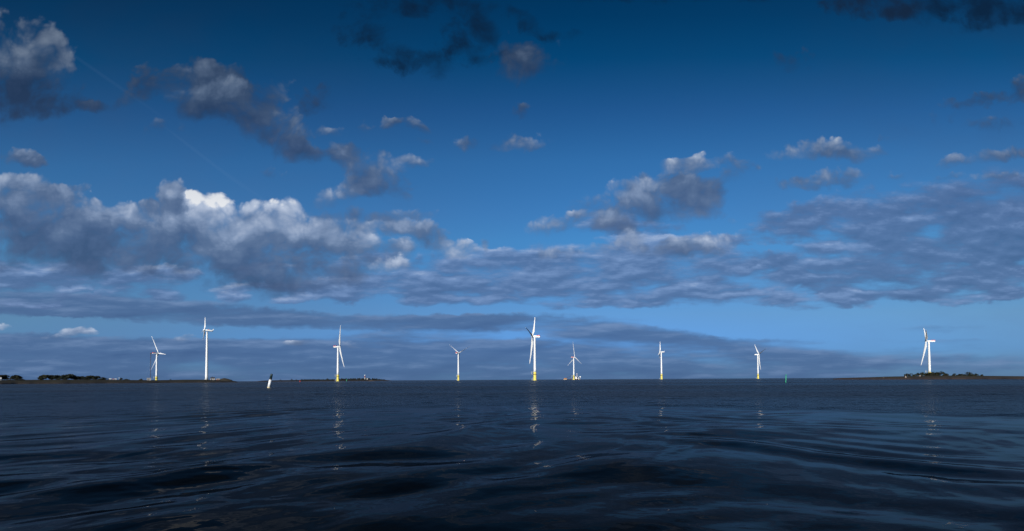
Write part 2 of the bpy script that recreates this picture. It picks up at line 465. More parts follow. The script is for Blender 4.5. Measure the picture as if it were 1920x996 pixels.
    if box[0] > 50:       # all round behind the view: broken cloud on a level plane
        q = g.div(1.0, g.add(g.mx(dz, 0.0), 0.16))
        nk, rk = lit_noise(g, g.vec(g.mul(dx, q), g.mul(dyo, q), 0.0), 1.1, 7.0, 0.55, (0.05, -0.08, 0), 2.0)
        ak = g.mul(g.step(nk, 0.46, 0.66), g.sub(1.0, g.step(ahead, 0.25, 0.52)))
        ck = g.ramp(g.add(rk, 0.35), [(0.0, lin(72, 96, 136)), (0.5, lin(112, 136, 176)), (1.0, lin(196, 206, 226))])
        col = g.mix(g.mul(ak, 0.8), col, ck)
    if box[3] > 7.5:      # dark cloud added overhead, out of view, to darken the near water
        over = g.step(g.add(EL, g.mul(g.sub(warp.node.outputs[0], 0.5), 2.0)), 7.6, 11.0)
        col = g.mix(g.mul(over, 0.93), col, (*lin(18, 24, 36), 1))
    bg = g.new('ShaderNodeBackground')
    g.put(bg.inputs[0], col)
    go = g.new('NodeGroupOutput')
    t.links.new(bg.outputs[0], go.inputs[0])
    return t


A_CUTS = [-13.0, -5.9, -2.6, 0.8, 4.4, 13.0]
V_CUTS = [-0.1, 1.75, 3.6, 9.0]
wt = world.node_tree
wt.nodes.clear()
gw = G(wt)
_dx, _dy, _dz = gw.xyz(gw.new('ShaderNodeTexCoord').outputs['Generated'])
_dy = gw.mx(_dy, 0.2)
WA = gw.mul(gw.div(_dx, _dy), SKY_UNIT)
WV = gw.mul(gw.div(_dz, _dy), SKY_UNIT)


def node_of(tree):
    n = gw.new('ShaderNodeGroup')
    n.node_tree = tree
    return n.outputs[0]


def choose(value, cuts, shaders):
    """one of the shaders, by the interval of cuts the value lies in"""
    if len(shaders) == 1:
        return shaders[0]
    h = len(shaders) // 2
    n = gw.new('ShaderNodeMixShader')
    gw.put(n.inputs[0], gw.m('GREATER_THAN', value, cuts[h - 1]))
    gw.put(n.inputs[1], choose(value, cuts[:h - 1], shaders[:h]))
    gw.put(n.inputs[2], choose(value, cuts[h:], shaders[h:]))
    return n.outputs[0]


away = sky_part('sky_behind', (100, 101, 8, 100))
columns = []
for ka in range(len(A_CUTS) - 1):
    col_s = [node_of(sky_part('sky_part', (A_CUTS[ka], A_CUTS[ka + 1], V_CUTS[kv], V_CUTS[kv + 1]))) for kv in range(len(V_CUTS) - 1)]
    columns.append(choose(WV, V_CUTS[1:], col_s + [node_of(away)]))
sky_shader = choose(WA, A_CUTS, [node_of(away)] + columns + [node_of(away)])
wo = gw.new('ShaderNodeOutputWorld')
wt.links.new(sky_shader, wo.inputs[0])


# ------------------------------------------------------------------ object helpers
def tag(o, label=None, cat=None, group=None, kind=None):
    if label: o["label"] = label
    if cat: o["category"] = cat
    if group: o["group"] = group
    if kind: o["kind"] = kind
    return o


def thing(name, loc, rz=0.0, label=None, cat=None, group=None):
    o = bpy.data.objects.new(name, None)
    o.empty_display_size = 1.0
    COL.objects.link(o)
    o.location = loc
    o.rotation_euler = (0, 0, rz)
    return tag(o, label, cat, group)


class MB:
    """collects verts and faces, then links them as one mesh object"""
    def __init__(self):
        self.v, self.f, self.smooth = [], [], []

    def poly(self, vs, faces, smooth=False, mat=None):
        b = len(self.v)
        for p in vs:
            p = Vector(p)
            self.v.append(tuple(mat @ p if mat else p))
        for f in faces:
            self.f.append(tuple(i + b for i in f))
            self.smooth.append(smooth)
        return self

    def box(self, c, s, mat=None, taper=1.0):
        x, y, z = c
        a, b_, h = s[0] / 2, s[1] / 2, s[2] / 2
        t = taper
        vs = [(x - a, y - b_, z - h), (x + a, y - b_, z - h), (x + a, y + b_, z - h), (x - a, y + b_, z - h),
              (x - a * t, y - b_ * t, z + h), (x + a * t, y - b_ * t, z + h), (x + a * t, y + b_ * t, z + h), (x - a * t, y + b_ * t, z + h)]
        return self.poly(vs, [(0, 3, 2, 1), (4, 5, 6, 7), (0, 1, 5, 4), (1, 2, 6, 5), (2, 3, 7, 6), (3, 0, 4, 7)], mat=mat)

    def lathe(self, prof, seg=20, mat=None, smooth=True):
        """profile of (radius, z); closed with end caps"""
        vs, fs = [], []
        for r, z in prof:
            for k in range(seg):
                a = 2 * math.pi * k / seg
                vs.append((r * math.cos(a), r * math.sin(a), z))
        for i in range(len(prof) - 1):
            for k in range(seg):
                k2 = (k + 1) % seg
                fs.append((i * seg + k, i * seg + k2, (i + 1) * seg + k2, (i + 1) * seg + k))
        self.poly(vs, fs, smooth, mat)
        b = len(self.v) - len(vs)
        self.f.append(tuple(b + k for k in reversed(range(seg))))
        self.f.append(tuple(b + (len(prof) - 1) * seg + k for k in range(seg)))
        self.smooth += [False, False]
        return self

    def rod(self, a, b, r0, r1=None, seg=8, smooth=True):
        a, b = Vector(a), Vector(b)
        r1 = r0 if r1 is None else r1
        q = (b - a).to_track_quat('Z', 'Y').to_matrix().to_4x4()
        return self.lathe([(r0, 0), (r1, (b - a).length)], seg, Matrix.Translation(a) @ q, smooth)

    def build(self, name, mat, parent=None):
        me = bpy.data.meshes.new(name)
        me.from_pydata(self.v, [], self.f)
        me.polygons.foreach_set('use_smooth', self.smooth)
        me.materials.append(mat)
        me.update()
        o = bpy.data.objects.new(name, me)
        COL.objects.link(o)
        if parent: o.parent = parent
        return o


def material(name, color, rough=0.6, spec=0.4, noise=None):
    """plain painted or weathered surface; noise = (scale, dark factor) mottles its own colour"""
    m = bpy.data.materials.new(name)
    m.use_nodes = True
    t = m.node_tree
    p = t.nodes['Principled BSDF']
    p.inputs['Roughness'].default_value = rough
    p.inputs['Specular IOR Level'].default_value = spec
    k = G(t)
    if noise:
        co = k.new('ShaderNodeTexCoord').outputs['Object']
        n = k.noise(co, scale=noise[0], detail=5, rough=0.6)
        c = k.ramp(n, [(0.3, tuple(x * noise[1] for x in color)), (0.7, color)])
        k.put(p.inputs['Base Color'], c)
    else:
        p.inputs['Base Color'].default_value = (*color, 1)
    return m


# ------------------------------------------------------------------ water
def make_water():
    # polar sheet round the boat: rings widen with distance, so the swell keeps its shape up close
    # and the sheet still runs out past the horizon
    rad = [1.5]
    while rad[-1] < 90:
        rad.append(rad[-1] * 1.0065)
    while rad[-1] < 700:
        rad.append(rad[-1] * 1.011)
    while rad[-1] < 90000:
        rad.append(rad[-1] * 1.16)
    rad = np.array(rad)
    ang = np.concatenate([np.linspace(-57, 57, 820), np.linspace(57, 303, 90)[1:-1]]) * math.pi / 180
    nr, na = len(rad), len(ang)
    RR, AA = np.meshgrid(rad, ang, indexing='ij')
    X, Y = RR * np.sin(AA), RR * np.cos(AA)
    Z = np.zeros_like(X)
    w = np.random.default_rng(5)

    def value_noise(x, y, seed):
        r = np.random.default_rng(seed)
        tab = r.random((64, 64))
        xi, yi = np.floor(x).astype(int), np.floor(y).astype(int)
        fx, fy = x - xi, y - yi
        fx, fy = fx * fx * (3 - 2 * fx), fy * fy * (3 - 2 * fy)
        g00, g10 = tab[xi % 64, yi % 64], tab[(xi + 1) % 64, yi % 64]
        g01, g11 = tab[xi % 64, (yi + 1) % 64], tab[(xi + 1) % 64, (yi + 1) % 64]
        return (g00 * (1 - fx) + g10 * fx) * (1 - fy) + (g01 * (1 - fx) + g11 * fx) * fy

    # gentle domain warp keeps the crests from running straight
    wx = X + 1.6 * (value_noise(X / 5.0, Y / 5.0, 1) - .5) + 6 * (value_noise(X / 23.0, Y / 23.0, 3) - .5)
    wy = Y + 1.6 * (value_noise(X / 5.0, Y / 5.0, 2) - .5) + 6 * (value_noise(X / 23.0, Y / 23.0, 4) - .5)
    gap = np.gradient(rad)[:, None] * np.ones_like(X)

    def train(lmin, lmax, n, heading, spread, slope, patch, seed, env=None):
        """n sine trains of crests; slope is the rms slope they add together"""
        nonlocal Z
        r = np.random.default_rng(seed)
        add = np.zeros_like(X)
        for _ in range(n):
            lam = math.exp(r.uniform(math.log(lmin), math.log(lmax)))
            k = 2 * math.pi / lam
            th = R(heading + r.normal(0, spread))
            ph = r.uniform(0, 6.28)
            a = slope / k * math.sqrt(2.0 / n)
            fade = np.clip((lam - 2.2 * gap) / (2.0 * gap + 1e-6), 0, 1)
            s = np.sin(k * (wx * math.sin(th) + wy * math.cos(th)) + ph)
            add += a * fade * s
        amp = 0.35 + 1.3 * value_noise(X / patch + 7.3, Y / patch + seed, 100 + seed)
        if env is not None:
            amp = amp * env
        Z += add * amp

    near = np.clip(1.55 - RR / 22.0, 0.45, 1.35)
    lee = np.clip(1.3 - RR / 24.0, 0.40, 1.15)
    left = np.clip(0.65 - X / 9.0, 0.15, 1.0)
    right = np.clip(0.45 + X / 12.0, 0.10, 0.9) * np.clip(1.7 - X / 14.0, 0.3, 1.0)
    train(4.0, 8.0, 8, -30, 12, 0.045, 30, 21, near)                  # old swell
    train(1.3, 3.4, 14, -52, 6, 0.062, 9, 22, near * left)            # the boat's wake: one arm runs off to the left,
    train(1.2, 2.8, 12, 38, 7, 0.046, 9, 26, lee * right)             # the other to the right
    train(1.4, 4.5, 14, -4, 13, 0.046, 12, 23, lee)
    train(0.5, 1.2, 26, -25, 22, 0.030, 5, 24, lee)
    train(0.18, 0.5, 30, -25, 30, 0.013, 3, 25, np.clip(1.1 - (RR - 8) / 30.0, 0.2, 1.0))
    Z *= np.clip((RR - 1.5) / 2.0, 0, 1) * np.clip((650 - RR) / 350, 0, 1)
    co = np.stack([X, Y, Z], -1).reshape(-1, 3)
    co = np.vstack([co, [[0, 0, 0]]])
    i, j = np.meshgrid(np.arange(nr - 1), np.arange(na), indexing='ij')
    j2 = (j + 1) % na
    quads = np.stack([i * na + j, (i + 1) * na + j, (i + 1) * na + j2, i * na + j2], -1).reshape(-1, 4)[:, ::-1]
    tris = np.stack([np.full(na, nr * na), np.arange(na), (np.arange(na) + 1) % na], -1)[:, ::-1]
    me = bpy.data.meshes.new("water")
    nv, nq, nt = len(co), len(quads), len(tris)
    me.vertices.add(nv)
    me.vertices.foreach_set('co', co.astype(np.float32).ravel())
    me.loops.add(nq * 4 + nt * 3)
    me.loops.foreach_set('vertex_index', np.concatenate([quads.ravel(), tris.ravel()]).astype(np.int32))
    me.polygons.add(nq + nt)
    me.polygons.foreach_set('loop_start', np.concatenate([np.arange(nq) * 4, nq * 4 + np.arange(nt) * 3]).astype(np.int32))
    me.polygons.foreach_set('use_smooth', np.ones(nq + nt, bool))
    me.update(calc_edges=True)
    me.validate()
    if me.polygons[0].normal.z < 0:
        me.flip_normals()
    o = bpy.data.objects.new("water", me)
    COL.objects.link(o)
    tag(o, kind='structure')

    m = bpy.data.materials.new("sea water")
    m.use_nodes = True
    t = m.node_tree
    t.nodes.clear()
    k = G(t)
    pos = k.new('ShaderNodeNewGeometry').outputs['Position']
    x, y, z = k.xyz(pos)
    dist = k.m('SQRT', k.add(k.mul(x, x), k.mul(y, y)))
    # cat's paws: lanes of wind-roughened water among smooth ones
    lanes = k.noise(k.vec(k.mul(x, 0.004), k.mul(y, 0.018), 0), scale=1.0, detail=3, rough=0.5)
    edge = k.step(k.add(dist, k.mul(k.sub(lanes, 0.5), 12.0)), 24.0, 28.5)
    rippled = k.mul(edge, k.mad(k.step(lanes, 0.38, 0.58), 0.6, 0.55))
    n1 = k.noise(pos, scale=2.6, detail=3, rough=0.55)
    n2 = k.noise(k.vm('MULTIPLY', pos, (0.55, 0.9, 1)), scale=1.0, detail=3, rough=0.5)
    h = k.add(k.mul(n1, k.mad(rippled, 0.12, 0.005)), k.mul(n2, k.mad(rippled, 0.24, 0.0)))
    b = k.new('ShaderNodeBump')
    b.inputs['Strength'].default_value = 1.0
    b.inputs['Distance'].default_value = 1.0
    k.put(b.inputs['Height'], h)
    # Fresnel reflectance of water for the light a polarising filter lets through (p-polarised)
    inc = k.new('ShaderNodeNewGeometry').outputs['Incoming']
    c = k.vm('DOT_PRODUCT', b.outputs[0], inc)
    c = k.m('SQRT', k.mad(c, c, 0.0002))
    q = k.m('SQRT', k.mad(c, c, 1.333 ** 2 - 1.0))
    rp = k.div(k.sub(k.mul(c, 1.333 ** 2), q), k.mad(c, 1.333 ** 2, q))
    rp = k.mn(k.mul(rp, rp), 1.0)
    gl = k.new('ShaderNodeBsdfGlossy')
    gl.inputs['Color'].default_value = (0.40, 0.405, 0.42, 1)
    k.put(gl.inputs['Roughness'], k.mad(rippled, 0.24, 0.03))
    k.put(gl.inputs['Normal'], b.outputs[0])
    df = k.new('ShaderNodeBsdfDiffuse')
    df.inputs['Color'].default_value = (0.0012, 0.0024, 0.0036, 1)
    mxs = k.new('ShaderNodeMixShader')
    k.put(mxs.inputs[0], rp)
    k.put(mxs.inputs[1], df.outputs[0])
    k.put(mxs.inputs[2], gl.outputs[0])
    out = k.new('ShaderNodeOutputMaterial')
    t.links.new(mxs.outputs[0], out.inputs[0])
    me.materials.append(m)
    return o


make_water()


KD = FPX / 1050.0        # ground distances below are for a 1050 px lens

# ------------------------------------------------------------------ materials
WHITE = material("white paint", (0.80, 0.80, 0.78), 0.45, 0.4, (0.15, 0.93))
YELLOW = material("yellow paint", (0.80, 0.66, 0.12), 0.5, 0.4, (0.4, 0.85))
RED = material("red paint", (0.62, 0.055, 0.035), 0.5)
DKRED = material("weathered red paint", (0.22, 0.035, 0.035), 0.7)
GREY = material("galvanised steel", (0.42, 0.44, 0.45), 0.5, 0.5)
BLACK = material("black paint", (0.012, 0.014, 0.016), 0.4)
RUST = material("rust brown steel", (0.11, 0.075, 0.055), 0.8, 0.3, (0.3, 0.6))
ORANGE = material("orange brown paint", (0.42, 0.19, 0.07), 0.7, 0.3, (0.3, 0.6))
HULL = material("dark hull paint", (0.030, 0.030, 0.034), 0.6)
DECK = material("buff deck paint", (0.50, 0.38, 0.24), 0.7)
GREEN = material("green buoy paint", (0.04, 0.32, 0.17), 0.5)
PALE = material("weathered white board", (0.46, 0.44, 0.42), 0.7, 0.3, (1.0, 0.8))
PINK = material("faded red board", (0.50, 0.20, 0.15), 0.7)
ROOF = material("dark felt roof", (0.030, 0.026, 0.024), 0.9)
GLASS = material("dark window", (0.02, 0.025, 0.03), 0.15, 0.5)
LANTERN = material("lantern room glass", (0.55, 0.70, 0.72), 0.3, 0.5)
BARK = material("bark", (0.055, 0.042, 0.032), 0.9, 0.2)
STONE = material("shore rock", (0.10, 0.075, 0.062), 0.9, 0.2, (0.5, 0.5))
GRAVEL = material("dark gravel", (0.060, 0.053, 0.042), 0.95, 0.1, (0.6, 0.6))
LEAF = [material("leaves", c, 0.7, 0.2, (0.5, 0.55)) for c in ((0.026, 0.031, 0.014), (0.030, 0.033, 0.016), (0.024, 0.031, 0.019), (0.034, 0.033, 0.018))]


def shore_material(name, low, high):
    m = bpy.data.materials.new(name)
    m.use_nodes = True
    k = G(m.node_tree)
    p = m.node_tree.nodes['Principled BSDF']
    p.inputs['Roughness'].default_value = 0.95
    p.inputs['Specular IOR Level'].default_value = 0.1
    pos = k.new('ShaderNodeNewGeometry').outputs['Position']
    x, y, z = k.xyz(pos)
    n = k.noise(pos, scale=0.12, detail=6, rough=0.65)
    n2 = k.noise(pos, scale=0.9, detail=4, rough=0.6)
    grass = k.step(k.add(z, k.mul(k.sub(n, 0.5), 2.5)), 0.8, 1.9)
    rock = k.ramp(n2, [(0.35, tuple(c * 0.45 for c in low)), (0.65, low)])
    turf = k.ramp(n, [(0.35, tuple(c * 0.6 for c in high)), (0.65, high)])
    k.put(p.inputs['Base Color'], k.mix(grass, rock, turf))
    return m


# ------------------------------------------------------------------ islands
def lerp_list(lst, x):
    if x <= lst[0][0]: return lst[0][1]
    for (a, ya), (b, yb) in zip(lst, lst[1:]):
        if x <= b:
            return ya + (yb - ya) * (x - a) / (b - a)
    return lst[-1][1]


class Island:
    """low land on bearings px0..px1: skyline heights from a list, a stony beach, a flat back"""
    SHAPE = [(0, -0.45), (0.03, 0.05), (0.07, 0.30), (0.14, 0.52), (0.24, 0.82), (0.36, 1.0), (0.55, 0.97), (0.75, 0.7), (0.9, 0.3), (1.0, -0.45)]

    def __init__(self, px0, px1, dist, depth, skyline, mat, seed, step=1.5):
        dist, depth = dist * KD, depth * KD
        self.dist, self.depth = dist, depth
        self.sky = [(px, height_at(px, y, dist + depth * 0.36)) for px, y in skyline]
        r = random.Random(seed)
        n = int((px1 - px0) / step) + 1
        vs, fs = [], []
        rows = []
        for a, b in zip(self.SHAPE, self.SHAPE[1:]):
            rows += [a[0], (a[0] * 2 + b[0]) / 3, (a[0] + b[0] * 2) / 3]
        rows.append(1.0)
        ph = [r.uniform(0, 6.3) for _ in range(6)]
        for i in range(n):
            px = px0 + (px1 - px0) * i / (n - 1)
            wob = sum(k * math.sin(px * f + p) for k, f, p in zip((1, .6, .3, .12, .05, .02), (.021, .047, .11, .19, .37, .71), ph)) / 2
            for v in rows:
                z = lerp_list(self.SHAPE, v) * lerp_list(self.sky, px)
                if lerp_list(self.sky, px) < 0.05: z = -0.6
                if z > 0.1: z += r.gauss(0, 0.03) + 0.05 * wob
                elif z < 0: z = -0.7
                d = dist + depth * v + wob * depth * 0.10 * (1 - v) + r.gauss(0, depth * .0012)
                vs.append(spot(px + r.gauss(0, step * .15), d, z))
        m = len(rows)
        for i in range(n - 1):
            for j in range(m - 1):
                fs.append((i * m + j, (i + 1) * m + j, (i + 1) * m + j + 1, i * m + j + 1))
        b = MB().poly(vs, fs, True)
        self.o = b.build("island", mat)
        tag(self.o, kind='structure')

    def ground(self, px, v):
        """a standing place on the land"""
        return spot(px, self.dist + self.depth * v, lerp_list(self.SHAPE, v) * lerp_list(self.sky, px) - 0.15)


headland = Island(-230, 447, 905, 260,
                  [(-230, 711.5), (0, 712.6), (60, 712.3), (100, 711.9), (200, 712.0), (250, 712.7), (300, 712.9), (325, 712.5), (345, 712.0), (385, 712.0), (412, 712.3), (428, 713.0), (437, 714.2), (442, 714.9), (447, 717)],
                  shore_material("headland ground", (0.050, 0.040, 0.036), (0.040, 0.036, 0.024)), 1)
skerry = Island(478, 738, 1850, 260,
                [(478, 715.5), (495, 713.7), (520, 713.1), (560, 712.6), (620, 712.2), (660, 711.6), (690, 711.3), (712, 711.8), (728, 712.9), (738, 714.5)],
                shore_material("outer island ground", (0.075, 0.055, 0.050), (0.030, 0.028, 0.022)), 2)
holm = Island(1562, 2160, 600, 190,
              [(1562, 710.5), (1578, 708.7), (1605, 708.0), (1640, 707.1), (1660, 706.3), (1690, 705.8), (1720, 705.0), (1745, 704.3), (1790, 704.3), (1850, 704.9), (1920, 705.5), (2160, 706)],
              shore_material("near island ground", (0.085, 0.062, 0.054), (0.060, 0.052, 0.034)), 3)


# ------------------------------------------------------------------ turbines
def blade_mesh(hub, axis, up, h, a, Rr, root_r, chord, pitch, cone, bend):
    """one tapered, twisted blade; chord lies along the rotor axis when feathered (pitch 90)"""
    d = (up * math.cos(a) + h * math.sin(a))
    t = (-up * math.sin(a) + h * math.cos(a))
    sec = 10
    vs, fs = [], []
    N = 16
    for i in range(N + 1):
        s = i / N
        r = root_r + (Rr - root_r) * s
        c = lerp_list([(0, 2.4 * chord / 4.2), (.05, 2.4 * chord / 4.2), (.2, chord), (.5, chord * .62), (.85, chord * .34), (.97, chord * .20), (1, chord * .06)], s)
        th = c * lerp_list([(0, 1.0), (.05, .95), (.2, .34), (.5, .22), (1, .15)], s)
        tw = pitch - R(14) * (1 - s) ** 2
        ch = axis * math.sin(tw) + t * math.cos(tw)
        nn = axis * math.cos(tw) - t * math.sin(tw)
        p = hub + d * r * math.cos(cone) + axis * (r * math.sin(cone) + bend * s * s)
        off = lerp_list([(0, 0), (.05, 0), (.2, .18), (1, .18)], s)
        for k in range(sec):
            q = 2 * math.pi * k / sec
            x = math.cos(q)
            prof = math.sin(q) * (1.0 if s < .08 else (0.55 + 0.45 * x) ** 0.7 if x > -1 else 0)
            vs.append(p + ch * (c * (x * 0.5 - off)) + nn * (th * 0.5 * prof))
    for i in range(N):
        for k in range(sec):
            k2 = (k + 1) % sec
            fs.append((i * sec + k, i * sec + k2, (i + 1) * sec + k2, (i + 1) * sec + k))
    fs.append(tuple(range(sec))[::-1])
    fs.append(tuple(N * sec + k for k in range(sec)))
    return MB().poly(vs, fs, True)


def turbine(px, py, theta, phase, Rr, label, base=0.0, hub_h=90.0, offshore=True, red='stripe', style='slab',
            dist=None, pitch=82, tp=17.0, chord=4.4, davit=True, tower_r=(2.6, 1.75), cone=3.0, tilt_deg=5.0, head=1.0, group='wind turbines standing in the sea'):
    dv = direction(px, py)
    el = dv.z / math.hypot(dv.x, dv.y)
    if dist is None:
        dist = (base + hub_h - CAM_H) / el
    s = dist / math.hypot(dv.x, dv.y)
    loc = Vector((dv.x * s, dv.y * s, base))
    right = Vector((dv.y, -dv.x, 0)).normalized()
    fwd = Vector((dv.x, dv.y, 0)).normalized()
    ax = right * math.cos(R(theta)) + fwd * math.sin(R(theta))
    rz = math.atan2(ax.y, ax.x)
    root = thing("wind_turbine", loc, rz, label, "wind turbine", group)
    back = Matrix.Rotation(-rz, 3, 'Z')
    left = back @ (-right)                       # the viewer's left, in the turbine's own axes
    tp = tp if offshore else 0.0
    # tower
    b = MB()
    prof = [(tower_r[0], tp + 0.01)]
    for i in range(1, 13):
        f = i / 12
        z = tp + (hub_h - 2.0 - tp) * f
        prof.append((tower_r[0] + (tower_r[1] - tower_r[0]) * f, z))
    b.lathe(prof, 28)
    tw = b.build("tower", WHITE, root)
    fl = MB()
    for f in (0.5,):
        rr = tower_r[0] + (tower_r[1] - tower_r[0]) * f
        fl.lathe([(rr + .012, tp + (hub_h - 2 - tp) * f - .12), (rr + .06, tp + (hub_h - 2 - tp) * f), (rr + .012, tp + (hub_h - 2 - tp) * f + .12)], 28)
    fl.build("tower_flange", WHITE, tw)
    MB().box((left.x * (tower_r[0] - .05), left.y * (tower_r[0] - .05), tp + 1.3), (.9, .9, 2.2)).build("tower_door", GREY, tw)
    if offshore:
        q = MB()
        q.lathe([(3.55, -4), (3.55, 0.9), (3.1, 1.4), (2.95, 2.2), (2.9, tp - 1.0), (2.95, tp)], 28)
        tpo = q.build("transition_piece", YELLOW, root)
        pl = MB()
        pl.lathe([(3.0, 11.6), (4.3, 11.62), (4.3, 11.85), (3.0, 11.9)], 28)
        for k in range(18):
            a = 2 * math.pi * k / 18
            pl.rod((4.2 * math.cos(a), 4.2 * math.sin(a), 11.8), (4.2 * math.cos(a), 4.2 * math.sin(a), 13.0), .05, seg=5)
        pl.lathe([(4.17, 12.95), (4.25, 12.95), (4.25, 13.03), (4.17, 13.03)], 24)
        po = pl.build("platform", RUST, tpo)
        if davit:
            e = left * 6.0
            side = Vector((-left.y, left.x, 0))
            dd = MB()
            dd.rod(left * 4.0 + Vector((0, 0, 11.7)), e * 1.15 + Vector((0, 0, 11.7)), .28)
            dd.rod(e + Vector((0, 0, 11.7)), e + Vector((0, 0, 18.6)), .42, .34)
            dd.rod(e * 1.13 + Vector((0, 0, 12.2)), e * 1.13 + Vector((0, 0, 17.2)), .24, .2)
            dd.rod(e + Vector((0, 0, 18.4)), e * 1.2 + side * 2 + Vector((0, 0, 17.6)), .16)
            dd.build("davit_crane", GREY, tpo)
        bl = MB()
        for w in (-.8, .8):
            side = Vector((-left.y, left.x, 0)) * w
            bl.rod(left * 4.6 + side + Vector((0, 0, -3)), left * 4.6 + side + Vector((0, 0, 5.2)), .24)
            bl.rod(left * 6.4 + side + Vector((0, 0, -3)), left * 6.4 + side + Vector((0, 0, 4.2)), .20)
            for z in (1.2, 4.6):
                bl.rod(left * 2.8 + side + Vector((0, 0, z)), left * 6.4 + side + Vector((0, 0, z - .5)), .18)
        for i in range(12):
            z = -1 + i * .5
            side = Vector((-left.y, left.x, 0)) * .8
            bl.rod(left * 4.6 - side + Vector((0, 0, z)), left * 4.6 + side + Vector((0, 0, z)), .06, seg=5)
        bl.build("boat_landing", GREY, tpo)
    # head: tilted a few degrees
    tilt = Matrix.Rotation(R(-tilt_deg), 3, 'Y')
    top = Vector((0, 0, hub_h))
    T4 = Matrix.Translation(top) @ tilt.to_4x4() @ Matrix.Scale(head, 4)
    big = Rr / 62.0
    nac = MB()
    if style == 'slab':
        L0, L1, w, hh = 2.6, -11.0, 4.2, 4.1
        ys, zs = w / 2, hh / 2
        rings = []
        for x, ky, kz in ((L0, .72, .72), (L0 - 1.2, .95, .95), (0, 1, 1), (-8, 1, 1), (L1, .92, .86)):
            rings.append([(x, sy * ys * ky * cy, sz * zs * kz * cz) for sy, sz, cy, cz in
                          ((-1, -1, .8, 1), (1, -1, .8, 1), (1, -1, 1, .75), (1, 1, 1, .8), (1, 1, .85, 1), (-1, 1, .85, 1), (-1, 1, 1, .8), (-1, -1, 1, .75))])
        vs = [p for r_ in rings for p in r_]
        fs = [(i * 8 + k, i * 8 + (k + 1) % 8, (i + 1) * 8 + (k + 1) % 8, (i + 1) * 8 + k) for i in range(4) for k in range(8)]
        fs += [tuple(range(8))[::-1], tuple(32 + k for k in range(8))]
        nac.poly(vs, fs, False, T4)
        hubx = 4.6
    else:      # older, rounded head with a raised tail fin
        k = Matrix.Rotation(R(-90), 4, 'Y')
        nac.lathe([(1.2, -2.4), (1.6, -1.2), (1.75, 1), (1.7, 5), (1.45, 8.5), (.95, 9.7)], 16, T4 @ k)
        nac.poly([(-7.4, -.9, 1.2), (-9.6, -.9, 1.0), (-10.6, -.9, 3.8), (-9.8, -.9, 3.8), (-7.4, .9, 1.2), (-9.6, .9, 1.0), (-10.6, .9, 3.8), (-9.8, .9, 3.8)],
                 [(0, 1, 2, 3), (7, 6, 5, 4), (0, 4, 5, 1), (1, 5, 6, 2), (2, 6, 7, 3), (3, 7, 4, 0)], False, T4)
        hubx = 4.2
    no = nac.build("nacelle", WHITE, root)
    no.data.validate()
    if red == 'stripe':
        MB().box((-7.4, 0, 2.3), (7.0, 4.4, 1.3), T4).build("red_roof_rail", RED, no)
        MB().box((-11.06, 0, .9), (.22, 3.7, 2.0), T4).build("red_end_panel", RED, no)
    elif red == 'ends':
        MB().box((-8.6, 0, .1), (3.4, 4.3, 4.3), T4).build("red_band", RED, no)
        MB().box((-3.2, 0, .1), (2.4, 4.3, 4.3), T4).build("red_band", RED, no)
    elif red == 'beacon':
        MB().lathe([(.6, 1.6), (.65, 2.6), (.3, 3.0)], 10, T4 @ Matrix.Translation((-2.4, 0, 0))).build("red_beacon", RED, no)
    hb = MB()
    k = Matrix.Rotation(R(90), 4, 'Y')
    f = 0.9 if style == 'slab' else 0.7
    hb.lathe([(1.5 * f, hubx - 2.0), (2.1 * f, hubx - 1.2), (2.15 * f, hubx + .4), (1.8 * f, hubx + 1.5), (1.0 * f, hubx + 2.3), (.2, hubx + 2.6)], 18, T4 @ k)
    ho = hb.build("rotor_hub", WHITE, root)
    axis = tilt @ Vector((1, 0, 0))
    up = tilt @ Vector((0, 0, 1))
    h = Vector((0, 1, 0)) if math.sin(R(theta)) < 0 else Vector((0, -1, 0))
    hub_p = top + axis * hubx * head
    for i in range(3):
        a = R(phase + 120 * i)
        sgn = 1 if h.y > 0 else -1
        bo = blade_mesh(hub_p, axis, up, h, a, Rr, 1.5 * f * head, chord, R(pitch), R(cone), 1.8 * big if cone > 0 else -1.0).build("blade", WHITE, ho)
    return root


turbine(294.0, 662.8, 22, -25, 63, "white turbine on a yellow base behind the headland, beside the thin brown mast", chord=4.2, pitch=10, cone=-5, tilt_deg=2)
turbine(388.3, 619.5, 176, 15, 20.5, "tall plain white turbine on the left headland, with a tail fin, without yellow base", base=3.4,
        dist=1000 * KD, hub_h=height_at(388.3, 619.5, 1000 * KD) - 3.4, offshore=False, red='beacon', style='round', chord=1.9, tower_r=(1.9, 1.0), head=.74, group='wind turbines')
turbine(633.6, 650.3, 2, 34, 63, "white turbine on a yellow base in front of the lighthouse island, one blade down right")
turbine(859.3, 662.0, 53, -55, 52, "white turbine with two blades raised in a V and a yellow base on open sea", chord=3.6, pitch=84)
turbine(1002.4, 631.0, 171, 41, 61, "largest white turbine with a yellow base at the centre, its left blade in shade", chord=4.9)
turbine(1075.6, 669.9, 31, -2, 64, "small distant turbine with three blades in a Y behind the work vessel", red='ends', chord=4.0, pitch=8, cone=-3, tilt_deg=2)
turbine(1239.8, 660.0, 176, 8, 36, "plain white distant turbine with short blades and no red on its head", red='none', style='round', chord=3.4, davit=False)
turbine(1420.6, 664.7, 20, -47, 61, "distant white turbine nearest the green spar buoy, its right blade in shade", red='none', chord=4.2, davit=False)
turbine(1741.3, 639.8, 183, -53, 62, "white turbine rising behind the bushes of the right island", chord=4.6, tp=14.2)


